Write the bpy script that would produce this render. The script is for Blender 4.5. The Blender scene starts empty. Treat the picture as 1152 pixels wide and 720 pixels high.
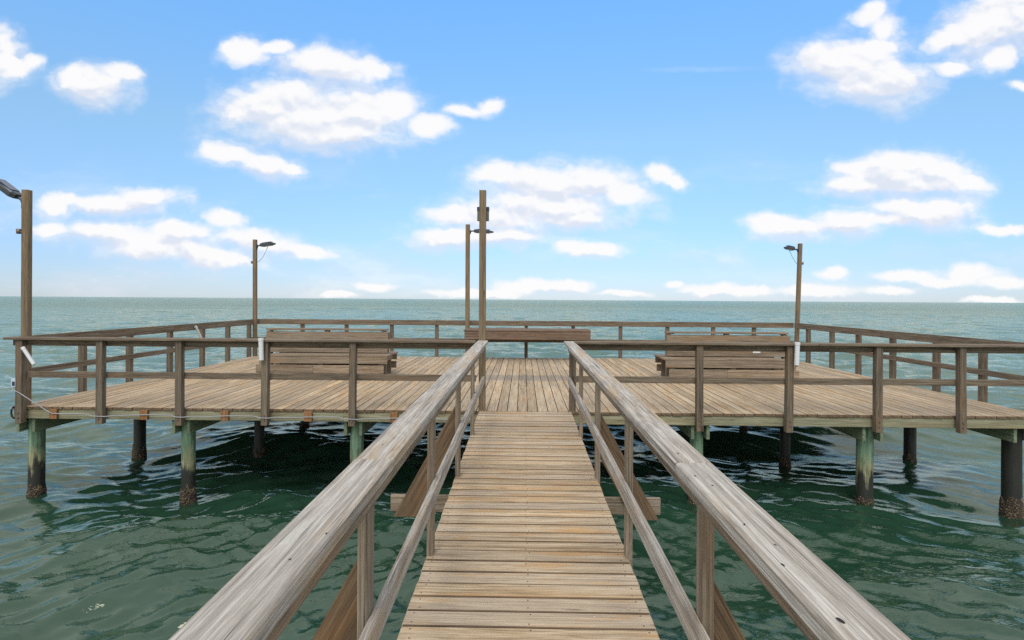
import bpy, math, random
import numpy as np
from mathutils import Vector, Matrix

random.seed(7)
SC = bpy.context.scene
COL = SC.collection
WATER = -1.35           # mean sea level; the platform boards are z = 0
EYE = 1.587

def lin(r, g, b):
    f = lambda c: (c / 255.0) / 12.92 if c <= 10 else (((c / 255.0) + 0.055) / 1.055) ** 2.4
    return (f(r), f(g), f(b), 1.0)

# ------------------------------------------------------------------ nodes
class NT:
    def __init__(s, tree):
        s.t = tree; s.n = tree.nodes; s.l = tree.links
    def add(s, kind, **kw):
        n = s.n.new(kind)
        for k, v in kw.items(): setattr(n, k, v)
        return n
    def put(s, sock, v):
        if isinstance(v, bpy.types.NodeSocket): s.l.new(v, sock)
        elif v is not None: sock.default_value = v
    def math(s, op, a, b=None, c=None, clamp=False):
        n = s.add('ShaderNodeMath', operation=op, use_clamp=clamp)
        for i, v in enumerate((a, b, c)):
            if v is not None: s.put(n.inputs[i], v)
        return n.outputs[0]
    def vmath(s, op, a, b=None):
        n = s.add('ShaderNodeVectorMath', operation=op)
        s.put(n.inputs[0], a)
        if b is not None: s.put(n.inputs[1], b)
        return n.outputs['Value'] if op in ('LENGTH', 'DOT_PRODUCT') else n.outputs[0]
    def mix(s, fac, a, b, blend='MIX'):
        n = s.add('ShaderNodeMix', data_type='RGBA', blend_type=blend)
        s.put(n.inputs[0], fac); s.put(n.inputs[6], a); s.put(n.inputs[7], b)
        return n.outputs[2]
    def noise(s, vec, scale=1.0, detail=3.0, rough=0.5, dist=0.0, lac=2.0):
        n = s.add('ShaderNodeTexNoise')
        s.put(n.inputs['Vector'], vec)
        n.inputs['Scale'].default_value = scale; n.inputs['Detail'].default_value = detail
        n.inputs['Roughness'].default_value = rough; n.inputs['Distortion'].default_value = dist
        n.inputs['Lacunarity'].default_value = lac
        return n.outputs['Fac']
    def smooth(s, v, lo, hi, a=0.0, b=1.0):
        n = s.add('ShaderNodeMapRange', interpolation_type='SMOOTHSTEP')
        s.put(n.inputs[0], v)
        for i, x in zip((1, 2, 3, 4), (lo, hi, a, b)): n.inputs[i].default_value = x
        return n.outputs[0]
    def ramp(s, fac, stops):
        n = s.add('ShaderNodeValToRGB'); s.put(n.inputs[0], fac)
        e = n.color_ramp.elements
        while len(e) < len(stops): e.new(0.5)
        for el, (p, c) in zip(e, stops): el.position = p; el.color = c
        return n.outputs[0]
    def bump(s, h, strength, dist):
        n = s.add('ShaderNodeBump'); s.put(n.inputs['Height'], h)
        n.inputs['Strength'].default_value = strength; n.inputs['Distance'].default_value = dist
        return n.outputs[0]

def new_mat(name):
    m = bpy.data.materials.new(name); m.use_nodes = True
    m.node_tree.nodes.clear()
    t = NT(m.node_tree)
    b = t.add('ShaderNodeBsdfPrincipled'); o = t.add('ShaderNodeOutputMaterial')
    t.l.new(b.outputs[0], o.inputs[0])
    return m, t, b

def wood(name, dark, mid, light, grey, grey_amt=0.5, warm=None, warm_amt=0.0, vary=0.22,
         bump=0.5, rough=0.82, knots=1.0, crack=0.5, hue=0.5, grey_marks=False):
    """Weathered sawn timber; UV u runs along the board in metres."""
    m, t, b = new_mat(name)
    uv = t.add('ShaderNodeUVMap').outputs[0]
    rnd = t.add('ShaderNodeNewGeometry').outputs['Random Per Island']
    def P(su, sv, off=0.0):
        v = t.vmath('MULTIPLY', uv, (su, sv, 1.0))
        c = t.add('ShaderNodeCombineXYZ')
        t.put(c.inputs[2], t.math('MULTIPLY_ADD', rnd, 53.0, off))
        return t.vmath('ADD', v, c.outputs[0])
    streak = t.noise(P(1.1, 26), 1, 6, 0.66, 0.5)
    fine = t.noise(P(4.0, 210, 3), 1, 3, 0.6)
    warp = t.noise(P(0.9, 5, 9), 1, 2, 0.5)
    ring = t.math('SINE', t.math('MULTIPLY_ADD', warp, 75.0, t.math('MULTIPLY', streak, 9.0)))
    ring = t.math('MULTIPLY_ADD', ring, 0.5, 0.5)
    vein = t.noise(P(1.6, 120, 23), 1, 4, 0.7)
    f = t.math('MULTIPLY', t.smooth(streak, .30, .70), 0.36)
    f = t.math('MULTIPLY_ADD', t.smooth(vein, .36, .64), 0.31, f)
    f = t.math('MULTIPLY_ADD', t.smooth(fine, .34, .66), 0.24, f)
    f = t.math('MULTIPLY_ADD', ring, 0.09, f)
    c = t.ramp(f, [(0.17, dark), (0.50, mid), (0.80, light)])
    patch = t.noise(P(0.8, 6, 17), 1, 4, 0.6)
    # greyed by the weather, board by board and in patches
    r2 = t.add('ShaderNodeTexWhiteNoise', noise_dimensions='1D'); t.put(r2.inputs['W'], t.math('MULTIPLY', rnd, 917.0))
    r2 = r2.outputs['Value']
    gsel = t.smooth(t.math('MULTIPLY_ADD', r2, hue, t.math('MULTIPLY', patch, 1.0)), 0.42, 0.95)
    gcol = t.mix(f, t.mix(0.45, grey, dark), t.mix(0.35, grey, light))
    c = t.mix(t.math('MULTIPLY', gsel, grey_amt), c, gcol)
    if warm:
        p2 = t.noise(P(1.3, 9, 31), 1, 4, 0.65)
        ws = t.smooth(p2, 0.50, 0.70)
        c = t.mix(t.math('MULTIPLY', ws, warm_amt), c, warm)
    # knots
    vo = t.add('ShaderNodeTexVoronoi'); t.put(vo.inputs['Vector'], P(1.5, 8.0, 5))
    vo.inputs['Scale'].default_value = 1.0
    kd = t.math('ADD', vo.outputs['Distance'], t.math('MULTIPLY', streak, 0.06))
    k = t.smooth(kd, 0.06, 0.16, 1.0, 0.0)
    ks = t.smooth(t.vmath('DOT_PRODUCT', vo.outputs['Color'], (1, 0, 0)), 0.35, 0.45)
    k = t.math('MULTIPLY', k, ks)
    c = t.mix(t.math('MULTIPLY', k, 0.62 * knots), c, t.mix(0.4, dark, (0.03, 0.02, 0.012, 1)))
    # drying cracks
    cr = t.noise(P(1.4, 80, 41), 1, 3, 0.55)
    crk = t.smooth(cr, 0.63, 0.72)
    c = t.mix(t.math('MULTIPLY', crk, crack), c, t.mix(0.6, dark, (0.02, 0.017, 0.014, 1)))
    if grey_marks:   # soft grey band across the platform boards, in line with the walkway
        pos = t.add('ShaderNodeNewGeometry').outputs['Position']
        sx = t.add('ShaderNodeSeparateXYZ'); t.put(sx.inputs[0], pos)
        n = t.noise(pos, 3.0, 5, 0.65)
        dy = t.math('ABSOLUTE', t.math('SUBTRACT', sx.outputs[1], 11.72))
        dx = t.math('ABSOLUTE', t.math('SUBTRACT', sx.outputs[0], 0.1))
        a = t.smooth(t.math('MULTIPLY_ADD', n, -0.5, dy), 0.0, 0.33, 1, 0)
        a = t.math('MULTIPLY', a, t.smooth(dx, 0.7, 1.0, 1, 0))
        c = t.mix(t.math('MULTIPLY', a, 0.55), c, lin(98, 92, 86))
        # salt bleaching and grime in broad patches
        g2 = t.noise(pos, 0.55, 4, 0.6)
        c = t.mix(t.smooth(g2, 0.45, 0.7, 0, 0.28), c, grey)
    val = t.math('MULTIPLY_ADD', rnd, vary, 1.0 - vary * 0.5)
    c = t.mix(1.0, c, t.vmath('MULTIPLY', (1, 1, 1), val) if False else _val(t, val), 'MULTIPLY')
    t.put(b.inputs['Base Color'], c)
    b.inputs['Roughness'].default_value = rough
    b.inputs['Specular IOR Level'].default_value = 0.25
    h = t.math('MULTIPLY_ADD', crk, -0.8, f)
    t.put(b.inputs['Normal'], t.bump(h, bump, 0.006))
    return m

def _val(t, v):
    n = t.add('ShaderNodeCombineColor')
    for i in range(3): t.put(n.inputs[i], v)
    return n.outputs[0]

def plain(name, col, rough=0.5, metal=0.0, noise=0.15, scale=20):
    m, t, b = new_mat(name)
    tc = t.add('ShaderNodeTexCoord').outputs['Object']
    n = t.noise(tc, scale, 4, 0.6)
    c = t.mix(t.math('MULTIPLY', n, 1.0), tuple(x * (1 - noise) for x in col[:3]) + (1,), tuple(min(1, x * (1 + noise)) for x in col[:3]) + (1,))
    t.put(b.inputs['Base Color'], c)
    b.inputs['Roughness'].default_value = rough; b.inputs['Metallic'].default_value = metal
    return m

M = {}
M['deck'] = wood('deck_timber', lin(112, 90, 66), lin(168, 145, 114), lin(196, 174, 143), lin(158, 148, 132), 0.50, lin(176, 136, 92), 0.50, 0.34, grey_marks=True, knots=0.8)
M['walk'] = wood('walkway_timber', lin(112, 88, 62), lin(178, 154, 121), lin(206, 185, 156), lin(176, 166, 152), 0.60, lin(182, 138, 84), 0.65, 0.30, bump=0.6, knots=1.0)
M['edge'] = wood('grimy_shaded_board_edges', lin(68, 52, 38), lin(106, 85, 64), lin(132, 110, 87), lin(106, 96, 84), 0.4)  # grime on long edges; on platform board ends it paints in shade
M['rail'] = wood('silvered_handrail_timber', lin(104, 93, 81), lin(166, 155, 141), lin(201, 195, 185), lin(176, 172, 165), 0.55, lin(176, 146, 108), 0.60, 0.10, bump=0.8, crack=0.6, knots=0.8)
M['rail2'] = wood('grey_brown_rail_timber', lin(60, 49, 38), lin(111, 96, 79), lin(144, 129, 109), lin(118, 110, 99), 0.5, lin(124, 94, 68), 0.4, 0.22)
M['post'] = wood('post_timber', lin(57, 48, 38), lin(104, 91, 76), lin(136, 122, 103), lin(110, 104, 94), 0.5, lin(132, 98, 68), 0.45, 0.25)
M['wpost'] = wood('walkway_post_timber', lin(80, 67, 54), lin(136, 120, 100), lin(168, 153, 132), lin(140, 132, 120), 0.5, lin(146, 112, 80), 0.4, 0.18, bump=0.7)
M['brace'] = wood('brown_brace_timber', lin(56, 42, 29), lin(102, 80, 57), lin(134, 109, 81), lin(108, 94, 80), 0.5, lin(128, 88, 50), 0.5, 0.2)
M['fascia'] = wood('greenish_treated_timber', lin(96, 90, 68), lin(142, 138, 112), lin(164, 160, 132), lin(138, 140, 120), 0.5, lin(134, 112, 80), 0.4, 0.16)
M['girder'] = wood('dull_green_treated_timber', lin(78, 88, 68), lin(116, 128, 102), lin(138, 150, 122), lin(112, 124, 106), 0.5, None, 0, 0.2)
M['block'] = wood('orange_brown_block_timber', lin(96, 60, 32), lin(144, 100, 62), lin(164, 124, 86), lin(134, 110, 86), 0.5, lin(156, 96, 50), 0.4, 0.3)
M['pole'] = wood('pole_timber', lin(80, 65, 48), lin(120, 102, 79), lin(144, 126, 100), lin(118, 110, 97), 0.35, lin(140, 104, 66), 0.4, 0.15, knots=1.3)
M['bench'] = wood('bench_timber', lin(78, 64, 50), lin(132, 114, 95), lin(164, 147, 126), lin(140, 132, 120), 0.55, lin(152, 118, 82), 0.5, 0.40)
M['table'] = wood('table_timber', lin(70, 54, 43), lin(112, 92, 75), lin(138, 118, 98), lin(116, 104, 94), 0.4, lin(118, 78, 56), 0.3, 0.15)
M['screw'] = plain('rusty_screw_heads', lin(58, 46, 38), 0.6, 0.3)
M['hole'] = plain('dark_slots', lin(26, 22, 20), 0.9)
M['dropping'] = plain('dried_droppings', lin(192, 184, 170), 0.9)
M['pvc'] = plain('white_pvc', lin(206, 208, 207), 0.4, 0, 0.05, 6)
M['lamp'] = plain('dark_grey_lamp_casing', lin(62, 66, 72), 0.4, 0.3)
M['panel'] = plain('solar_cells', lin(22, 42, 74), 0.12, 0.2)
M['lens'] = plain('pale_lamp_lens', lin(190, 192, 186), 0.3)
M['conduit'] = plain('grey_cable_sheath', lin(150, 152, 154), 0.45)
M['box'] = plain('grey_blue_box', lin(176, 188, 202), 0.4)
M['boxdark'] = plain('dark_box_cover', lin(40, 52, 74), 0.4)
M['ctl'] = plain('dull_green_control_box', lin(92, 96, 84), 0.5)
M['steel'] = plain('galvanised_bolt', lin(120, 108, 98), 0.5, 0.6)
M['rubber'] = plain('black_hook', lin(30, 30, 32), 0.6)

def pile_material(name, black):
    m, t, b = new_mat(name)
    tc = t.add('ShaderNodeTexCoord').outputs['Object']
    oi = t.add('ShaderNodeObjectInfo').outputs['Random']
    sp = t.add('ShaderNodeSeparateXYZ'); t.put(sp.inputs[0], tc)
    z = sp.outputs[2]
    st = t.noise(t.vmath('ADD', t.vmath('MULTIPLY', tc, (26, 26, 1.3)), _val(t, t.math('MULTIPLY', oi, 40.0))), 1, 5, 0.6)
    big = t.noise(t.vmath('ADD', t.vmath('MULTIPLY', tc, (9, 9, 3.0)), _val(t, t.math('MULTIPLY', oi, 70.0))), 1, 5, 0.65)
    wood_c = t.ramp(st, [(0.3, lin(54, 72, 56)), (0.5, lin(94, 122, 98)), (0.7, lin(130, 154, 128))])
    dry = t.ramp(st, [(0.3, lin(84, 84, 58)), (0.6, lin(150, 148, 112))])
    wood_c = t.mix(t.smooth(big, .50, .66, 0, .6), wood_c, lin(52, 58, 44))
    zz = t.math('MULTIPLY_ADD', t.math('SUBTRACT', big, 0.5), 0.75, z)     # ragged tide lines
    zz = t.math('MULTIPLY_ADD', t.math('SUBTRACT', st, 0.5), 0.65, zz)
    c = t.mix(t.smooth(zz, 0.52, 0.78, 1, 0), wood_c, dry)
    c = t.mix(t.smooth(zz, 0.36 + black, 0.58 + black, 1, 0), c, t.mix(big, lin(20, 22, 20), lin(44, 44, 36)))
    t.put(b.inputs['Base Color'], c)
    t.put(b.inputs['Roughness'], t.smooth(zz, 0.4, 0.7, 0.55, 0.85))
    t.put(b.inputs['Normal'], t.bump(st, 0.7, 0.01))
    return m
M['pile'] = pile_material('tide_marked_pile_timber', 0.0)
M['pile_shaded'] = pile_material('shade_painted_pile_timber', 1.2)  # dark tide band raised to the top, painting in the shade under the platform

def barnacle_material():
    m, t, b = new_mat('barnacles')
    tc = t.add('ShaderNodeTexCoord').outputs['Object']
    vo = t.add('ShaderNodeTexVoronoi'); t.put(vo.inputs['Vector'], tc); vo.inputs['Scale'].default_value = 42
    n = t.noise(tc, 14, 4, 0.6)
    c = t.ramp(vo.outputs['Distance'], [(0.1, lin(150, 138, 112)), (0.35, lin(106, 88, 66)), (0.62, lin(44, 36, 28))])
    c = t.mix(t.smooth(n, 0.42, 0.62), c, lin(52, 44, 34))
    t.put(b.inputs['Base Color'], c); b.inputs['Roughness'].default_value = 0.8
    t.put(b.inputs['Normal'], t.bump(t.math('SUBTRACT', 1.0, vo.outputs['Distance']), 1.0, 0.02))
    return m
M['barnacle'] = barnacle_material()

def water_material():
    m = bpy.data.materials.new('green_sea_water'); m.use_nodes = True
    m.node_tree.nodes.clear(); t = NT(m.node_tree)
    g = t.add('ShaderNodeNewGeometry').outputs['Position']
    d = t.vmath('LENGTH', g)
    n0 = t.noise(t.vmath('MULTIPLY', g, (0.05, 0.09, 1)), 1, 3, 0.5)
    c = t.mix(n0, (0.010, 0.036, 0.020, 1), (0.017, 0.052, 0.031, 1))
    # body colour lifted farther out, standing in for reflected sky
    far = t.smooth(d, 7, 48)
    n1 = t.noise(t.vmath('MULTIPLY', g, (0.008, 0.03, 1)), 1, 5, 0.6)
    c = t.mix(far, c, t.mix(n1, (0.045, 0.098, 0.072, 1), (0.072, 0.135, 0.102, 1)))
    h1 = t.noise(t.vmath('MULTIPLY', g, (4.5, 11.0, 1.0)), 1, 4, 0.6, 0.5)
    h2 = t.noise(t.vmath('MULTIPLY', g, (0.9, 2.4, 1.0)), 1, 5, 0.6, 0.3)
    h3 = t.noise(t.vmath('MULTIPLY', g, (0.16, 0.5, 1.0)), 1, 5, 0.6, 0.3)
    h4 = t.noise(t.vmath('MULTIPLY', g, (0.02, 0.05, 1.0)), 1, 6, 0.65, 0.4)
    h = t.math('MULTIPLY', h1, t.smooth(d, 30, 140, 0.0065, 0.0))
    h0 = t.noise(t.vmath('MULTIPLY', g, (7.0, 17.0, 1.0)), 1, 3, 0.55, 0.3)
    h = t.math('MULTIPLY_ADD', h0, t.smooth(d, 9, 22, 0.002, 0.0), h)
    h = t.math('MULTIPLY_ADD', h2, t.smooth(d, 10, 50, 0.02, 0.20), h)
    h = t.math('MULTIPLY_ADD', h3, t.smooth(d, 60, 300, 0.0, 1.0), h)
    h = t.math('MULTIPLY_ADD', h4, t.smooth(d, 60, 250, 0.0, 4.5), h)
    nrm = t.bump(h, 1.0, 1.0)
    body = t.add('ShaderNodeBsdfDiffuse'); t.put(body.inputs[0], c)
    gl = t.add('ShaderNodeBsdfGlossy'); gl.inputs[0].default_value = (0.98, 0.99, 0.85, 1)
    t.put(gl.inputs['Roughness'], t.smooth(d, 20, 400, 0.03, 0.14)); t.put(gl.inputs['Normal'], nrm)
    fr = t.add('ShaderNodeFresnel'); fr.inputs[0].default_value = 1.62; t.put(fr.inputs['Normal'], nrm)
    mx = t.add('ShaderNodeMixShader'); t.put(mx.inputs[0], fr.outputs[0])
    t.l.new(body.outputs[0], mx.inputs[1]); t.l.new(gl.outputs[0], mx.inputs[2])
    o = t.add('ShaderNodeOutputMaterial'); t.l.new(mx.outputs[0], o.inputs[0])
    return m
M['water'] = water_material()

# ------------------------------------------------------------------ mesh builder
class MB:
    def __init__(s): s.v = []; s.f = []; s.uv = []; s.mi = []; s.smooth = []
    def face(s, pts, uvs, mi=0, smooth=False):
        i = len(s.v); s.v += [tuple(p) for p in pts]
        s.f.append(tuple(range(i, i + len(pts)))); s.uv.append(uvs); s.mi.append(mi); s.smooth.append(smooth)
    def box(s, c, size, rot=None, ch=0.004, mi=0, axis=None, edge=None, ends=False):
        """Chamfered box, one connected island; u follows its longest side."""
        hx = [d * 0.5 for d in size]; ch = min(ch, min(hx) * 0.6)
        L = axis if axis is not None else max(range(3), key=lambda k: size[k])
        a, b = [k for k in range(3) if k != L]
        ru, rv = random.uniform(0, 90), random.uniform(0, 40)
        R = rot if rot is not None else Matrix.Identity(3)
        c = Vector(c); base = len(s.v); idx = {}; loc = []
        for sx in (-1, 1):
            for sy in (-1, 1):
                for sz in (-1, 1):
                    sg = (sx, sy, sz)
                    for k in range(3):
                        p = [sg[j] * (hx[j] - (0 if j == k else ch)) for j in range(3)]
                        idx[(sg, k)] = len(loc); loc.append(Vector(p))
        faces = []
        for k in range(3):
            i, j = [q for q in range(3) if q != k]
            for sk in (-1, 1):
                lo = []
                for si, sj in ((-1, -1), (1, -1), (1, 1), (-1, 1)):
                    sg = [0, 0, 0]; sg[k] = sk; sg[i] = si; sg[j] = sj
                    lo.append(idx[(tuple(sg), k)])
                faces.append(lo)
        for e in range(3):                       # edges along axis e
            i, j = [q for q in range(3) if q != e]
            for si in (-1, 1):
                for sj in (-1, 1):
                    A = [0, 0, 0]; A[i] = si; A[j] = sj; A[e] = -1
                    B = list(A); B[e] = 1
                    A = tuple(A); B = tuple(B)
                    faces.append([idx[(A, i)], idx[(B, i)], idx[(B, j)], idx[(A, j)]])
        for sx in (-1, 1):
            for sy in (-1, 1):
                for sz in (-1, 1):
                    faces.append([idx[((sx, sy, sz), k)] for k in range(3)])
        s.v += [tuple(R @ p + c) for p in loc]
        for f in faces:
            n = (loc[f[1]] - loc[f[0]]).cross(loc[f[2]] - loc[f[0]])
            ctr = sum((loc[q] for q in f), Vector()) / len(f)
            if n.dot(ctr) < 0: f = f[::-1]; n = -n
            end = abs(n[L]) > 0.9 * n.length
            uvs = [((loc[q][a] - loc[q][b]) * 0.15 + ru + 3, loc[q][a] + loc[q][b] + rv) if end else (loc[q][L] + ru, loc[q][a] + loc[q][b] + rv) for q in f]
            # 'edge' = slot of the grimy long edges between neighbouring boards; 'ends' adds end faces, coloured as shaded
            nn = n.normalized(); thin = min(range(3), key=lambda k: size[k])
            em = edge if edge is not None and (ends or abs(nn[L]) < .5) and abs(nn[thin]) < .9 else mi
            s.f.append(tuple(base + q for q in f)); s.uv.append(uvs); s.mi.append(em); s.smooth.append(False)
    def beam(s, p0, p1, w, h, up=(0, 0, 1), ch=0.004, mi=0):
        """Board from p0 to p1; w across, h along 'up'."""
        p0, p1 = Vector(p0), Vector(p1); d = p1 - p0; x = d.normalized()
        y = Vector(up).cross(x).normalized(); z = x.cross(y)
        s.box((p0 + p1) * 0.5, (d.length, w, h), Matrix((x, y, z)).transposed(), ch, mi, axis=0)
    def span(s, x0, x1, y0, y1, z0, z1, ch=0.004, mi=0, axis=None, edge=None, ends=False):
        s.box(((x0 + x1) / 2, (y0 + y1) / 2, (z0 + z1) / 2), (abs(x1 - x0), abs(y1 - y0), abs(z1 - z0)), None, ch, mi, axis, edge, ends)
    def prism(s, poly, y0, y1, mi=0, along=(0, 1)):
        """(x, z) outline given a thickness along y; grain follows 'along'."""
        ru, rv = random.uniform(0, 90), random.uniform(0, 40)
        ax = Vector(along).normalized(); ay = Vector((-ax.y, ax.x)); n = len(poly)
        area = sum(poly[i][0] * poly[(i + 1) % n][1] - poly[(i + 1) % n][0] * poly[i][1] for i in range(n))
        if area < 0: poly = poly[::-1]
        uv = lambda p, e=0: (Vector(p).dot(ax) + ru, Vector(p).dot(ay) + rv + e)
        base = len(s.v)
        s.v += [(p[0], y0, p[1]) for p in poly] + [(p[0], y1, p[1]) for p in poly]
        def F(ix, uvs): s.f.append(tuple(base + q for q in ix)); s.uv.append(uvs); s.mi.append(mi); s.smooth.append(False)
        F(list(range(n)), [uv(p) for p in poly])
        F([n + q for q in range(n)][::-1], [uv(p) for p in poly][::-1])
        for q in range(n):
            r = (q + 1) % n
            F([q, n + q, n + r, r], [uv(poly[q]), uv(poly[q], .04), uv(poly[r], .04), uv(poly[r])])
    def tube(s, pts, r, n=8, mi=0, caps=True):
        pts = [Vector(p) for p in pts]; base = len(s.v); m = len(pts)
        rr = r if isinstance(r, (list, tuple)) else [r] * m
        dist = 0
        up = None
        for i, p in enumerate(pts):
            d = (pts[min(i + 1, m - 1)] - pts[max(i - 1, 0)]).normalized()
            ref = Vector((0, 0, 1)) if abs(d.z) < 0.9 else Vector((1, 0, 0))
            x = d.cross(ref).normalized(); y = d.cross(x)
            for k in range(n):
                a = 2 * math.pi * k / n
                s.v.append(tuple(p + x * (rr[i] * math.cos(a)) + y * (rr[i] * math.sin(a))))
        for i in range(m - 1):
            for k in range(n):
                k2 = (k + 1) % n
                s.f.append((base + i * n + k, base + i * n + k2, base + (i + 1) * n + k2, base + (i + 1) * n + k))
                s.uv.append([(0, 0)] * 4); s.mi.append(mi); s.smooth.append(True)
        if caps:
            s.f.append(tuple(base + k for k in range(n))[::-1]); s.uv.append([(0, 0)] * n); s.mi.append(mi); s.smooth.append(False)
            s.f.append(tuple(base + (m - 1) * n + k for k in range(n))); s.uv.append([(0, 0)] * n); s.mi.append(mi); s.smooth.append(False)
    def disc(s, c, r, mi=1, n=7, sx=1.0, sy=1.0, rot=0.0):
        ps = []
        for k in range(n):
            a = 2 * math.pi * k / n
            x, y = r * sx * math.cos(a), r * sy * math.sin(a)
            ps.append((c[0] + x * math.cos(rot) - y * math.sin(rot), c[1] + x * math.sin(rot) + y * math.cos(rot), c[2]))
        s.face(ps, [(0, 0)] * n, mi)
    def build(s, name, mats, parent=None, origin=None):
        if not isinstance(mats, (list, tuple)): mats = [mats]
        org = Vector(origin) if origin is not None else (world_loc(parent) if parent else Vector())
        me = bpy.data.meshes.new(name)
        me.from_pydata([tuple(Vector(p) - org) for p in s.v], [], s.f)
        for m in mats: me.materials.append(m)
        ul = me.uv_layers.new(name='UVMap')
        flat = [c for u in s.uv for p in u for c in p]
        ul.data.foreach_set('uv', flat)
        me.polygons.foreach_set('material_index', s.mi)
        me.polygons.foreach_set('use_smooth', s.smooth)
        me.update()
        o = bpy.data.objects.new(name, me); COL.objects.link(o)
        if parent: o.parent = parent; o.location = org - world_loc(parent)
        else: o.location = org
        return o

def world_loc(o):
    v = Vector()
    while o is not None: v += Vector(o.location); o = o.parent
    return v

def tag(o, label, cat, group=None):
    o['label'] = label; o['category'] = cat
    if group: o['group'] = group
    return o

def thing(name, label, cat, loc, group=None):
    o = bpy.data.objects.new(name, None); COL.objects.link(o)
    o.location = loc; o.empty_display_size = 0.2
    return tag(o, label, cat, group)

def part(name, mat, parent, *spans, ch=0.004):
    b = MB()
    for q in spans: b.span(*q, ch=ch)
    return b.build(name, mat, parent)

# ------------------------------------------------------------------ platform
DX, DF, DB = 7.34, 8.20, 15.76
deck = thing('pier_platform', 'wide square tan plank platform on piles at the end of the walkway', 'platform', (0, DF, 0))
b = MB()
pitch = 0.1455
n = int(round(2 * DX / pitch)); pitch = 2 * DX / n
joists_y = [DF + 0.62 + 0.61 * k for k in range(12)]
for i in range(n):
    x0 = -DX + i * pitch
    cuts = [DF - 0.02 + random.uniform(-.006, .006)] + sorted(random.sample(joists_y[2:10], random.choice((1, 1, 2)))) + [DB + 0.02 + random.uniform(-.006, .006)]
    for y0, y1 in zip(cuts, cuts[1:]):
        gap = random.uniform(0.0022, 0.0048)
        dz = random.uniform(-0.0015, 0.0015)
        b.span(x0 + gap, x0 + pitch - gap, y0 + 0.0015, y1 - 0.0015, -0.038 + dz, dz, ch=0.0028, edge=2, ends=True)
    for jy in [DF + 0.02] + joists_y:
        for e in (0.028, pitch - 0.028):
            b.disc((x0 + e, jy + random.uniform(-.008, .008), 0.0022), 0.0045, 1, 6)
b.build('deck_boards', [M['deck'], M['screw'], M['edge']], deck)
fz0, fz1 = -0.175, -0.040
part('fascia_board', M['fascia'], deck, (-DX, -2.55, DF, DF + 0.04, fz0, fz1), (-2.55, 2.45, DF, DF + 0.04, fz0, fz1), (2.45, DX, DF, DF + 0.04, fz0, fz1))
part('fascia_board', M['fascia'], deck, (-DX, DX, DB - 0.04, DB, fz0, fz1))
for sx in (-1, 1):
    part('fascia_board', M['fascia'], deck, (sx * DX - 0.02 * (sx + 1), sx * DX + 0.02 * (1 - sx), DF + 0.04, DB - 0.04, fz0, fz1))
for jy in joists_y:
    if jy < DB - .1: part('joist', M['girder'], deck, (-DX + .045, DX - .045, jy - .02, jy + .02, fz0, fz1))
PX = [-7.21, -4.93, -2.43, 0.05, 2.53, 4.95, 7.06]
PR = [0.103, 0.095, 0.098, 0.098, 0.095, 0.111, 0.120]
for x, r in zip(PX, PR):
    for sg in (-1, 1):
        cx = x + (sg * (r + 0.012))
        part('girder', M['girder'], deck, (cx - .0225, cx + .0225, DF + 0.05, DB - 0.06, -0.385, -0.178))
for x in (-6.735, -5.42, -4.25, -3.05, -1.82):
    part('cable_block', M['block'], deck, (x - .055, x + .055, DF - 0.042, DF - 0.002, -0.172, -0.030))
hb = MB(); hb.tube([(-7.30 + .05 * math.cos(a), 8.17, -0.085 + .085 * math.sin(a)) for a in [1.2 + .35 * k for k in range(11)]], 0.012, 8)
hb.build('hook', M['rubber'], deck)

# ------------------------------------------------------------------ piles
def pile(x, y, r, label, black=False):
    t = thing('wooden_pile', label, 'pile', (x, y, WATER), 'piles under the platform')
    mb = MB(); prof = []
    z0, z1 = -1.0, (-0.178 if r else 0) - WATER
    nseg, nz = 22, 16
    vs = []; base = 0
    lx, ly = random.uniform(-.012, .012), random.uniform(-.012, .012)
    ph = [random.uniform(0, 6.3) for _ in range(6)]
    for i in range(nz + 1):
        f = i / nz; z = z0 + (z1 - z0) * f
        for k in range(nseg):
            a = 2 * math.pi * k / nseg
            rr = r * (1.03 - .05 * f) * (1 + .018 * math.sin(3 * a + ph[0]) + .012 * math.sin(5 * a + ph[1] + z) + .008 * math.sin(7 * a + 2 * z + ph[2]))
            vs.append((x + lx * (1 - f) + rr * math.cos(a), y + ly * (1 - f) + rr * math.sin(a), WATER + z))
    mb.v = vs
    for i in range(nz):
        for k in range(nseg):
            k2 = (k + 1) % nseg
            mb.f.append((i * nseg + k, i * nseg + k2, (i + 1) * nseg + k2, (i + 1) * nseg + k)); mb.uv.append([(0, 0)] * 4); mb.mi.append(0); mb.smooth.append(True)
    mb.f.append(tuple(nz * nseg + k for k in range(nseg))); mb.uv.append([(0, 0)] * nseg); mb.mi.append(0); mb.smooth.append(False)
    mb.build('shaft', M['pile_shaded' if black else 'pile'], t)
    cb = MB(); nseg, nz = 46, 20; vs = []
    for i in range(nz + 1):
        f = i / nz; z = -0.35 + 0.50 * f
        for k in range(nseg):
            a = 2 * math.pi * k / nseg
            fall = 1 - max(0, (f - .55) / .45) ** 2
            top = .035 * math.sin(2 * a + ph[3]) + .03 * math.sin(5 * a + ph[4])
            rr = r * 1.02 + (0.007 + random.uniform(0, .015)) * fall - (0.02 if f == 1 else 0)
            vs.append((x + rr * math.cos(a), y + rr * math.sin(a), WATER + z + top * f + random.uniform(-.008, .008)))
    cb.v = vs
    for i in range(nz):
        for k in range(nseg):
            k2 = (k + 1) % nseg
            cb.f.append((i * nseg + k, i * nseg + k2, (i + 1) * nseg + k2, (i + 1) * nseg + k)); cb.uv.append([(0, 0)] * 4); cb.mi.append(0); cb.smooth.append(False)
    cb.build('barnacle_crust', M['barnacle'], t)
    return t
Y1, Y2, Y3 = 8.45, 10.75, 13.0
pile(PX[0], Y1, PR[0], 'stout green and black pile with barnacled foot under the left front corner of the platform')
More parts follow.
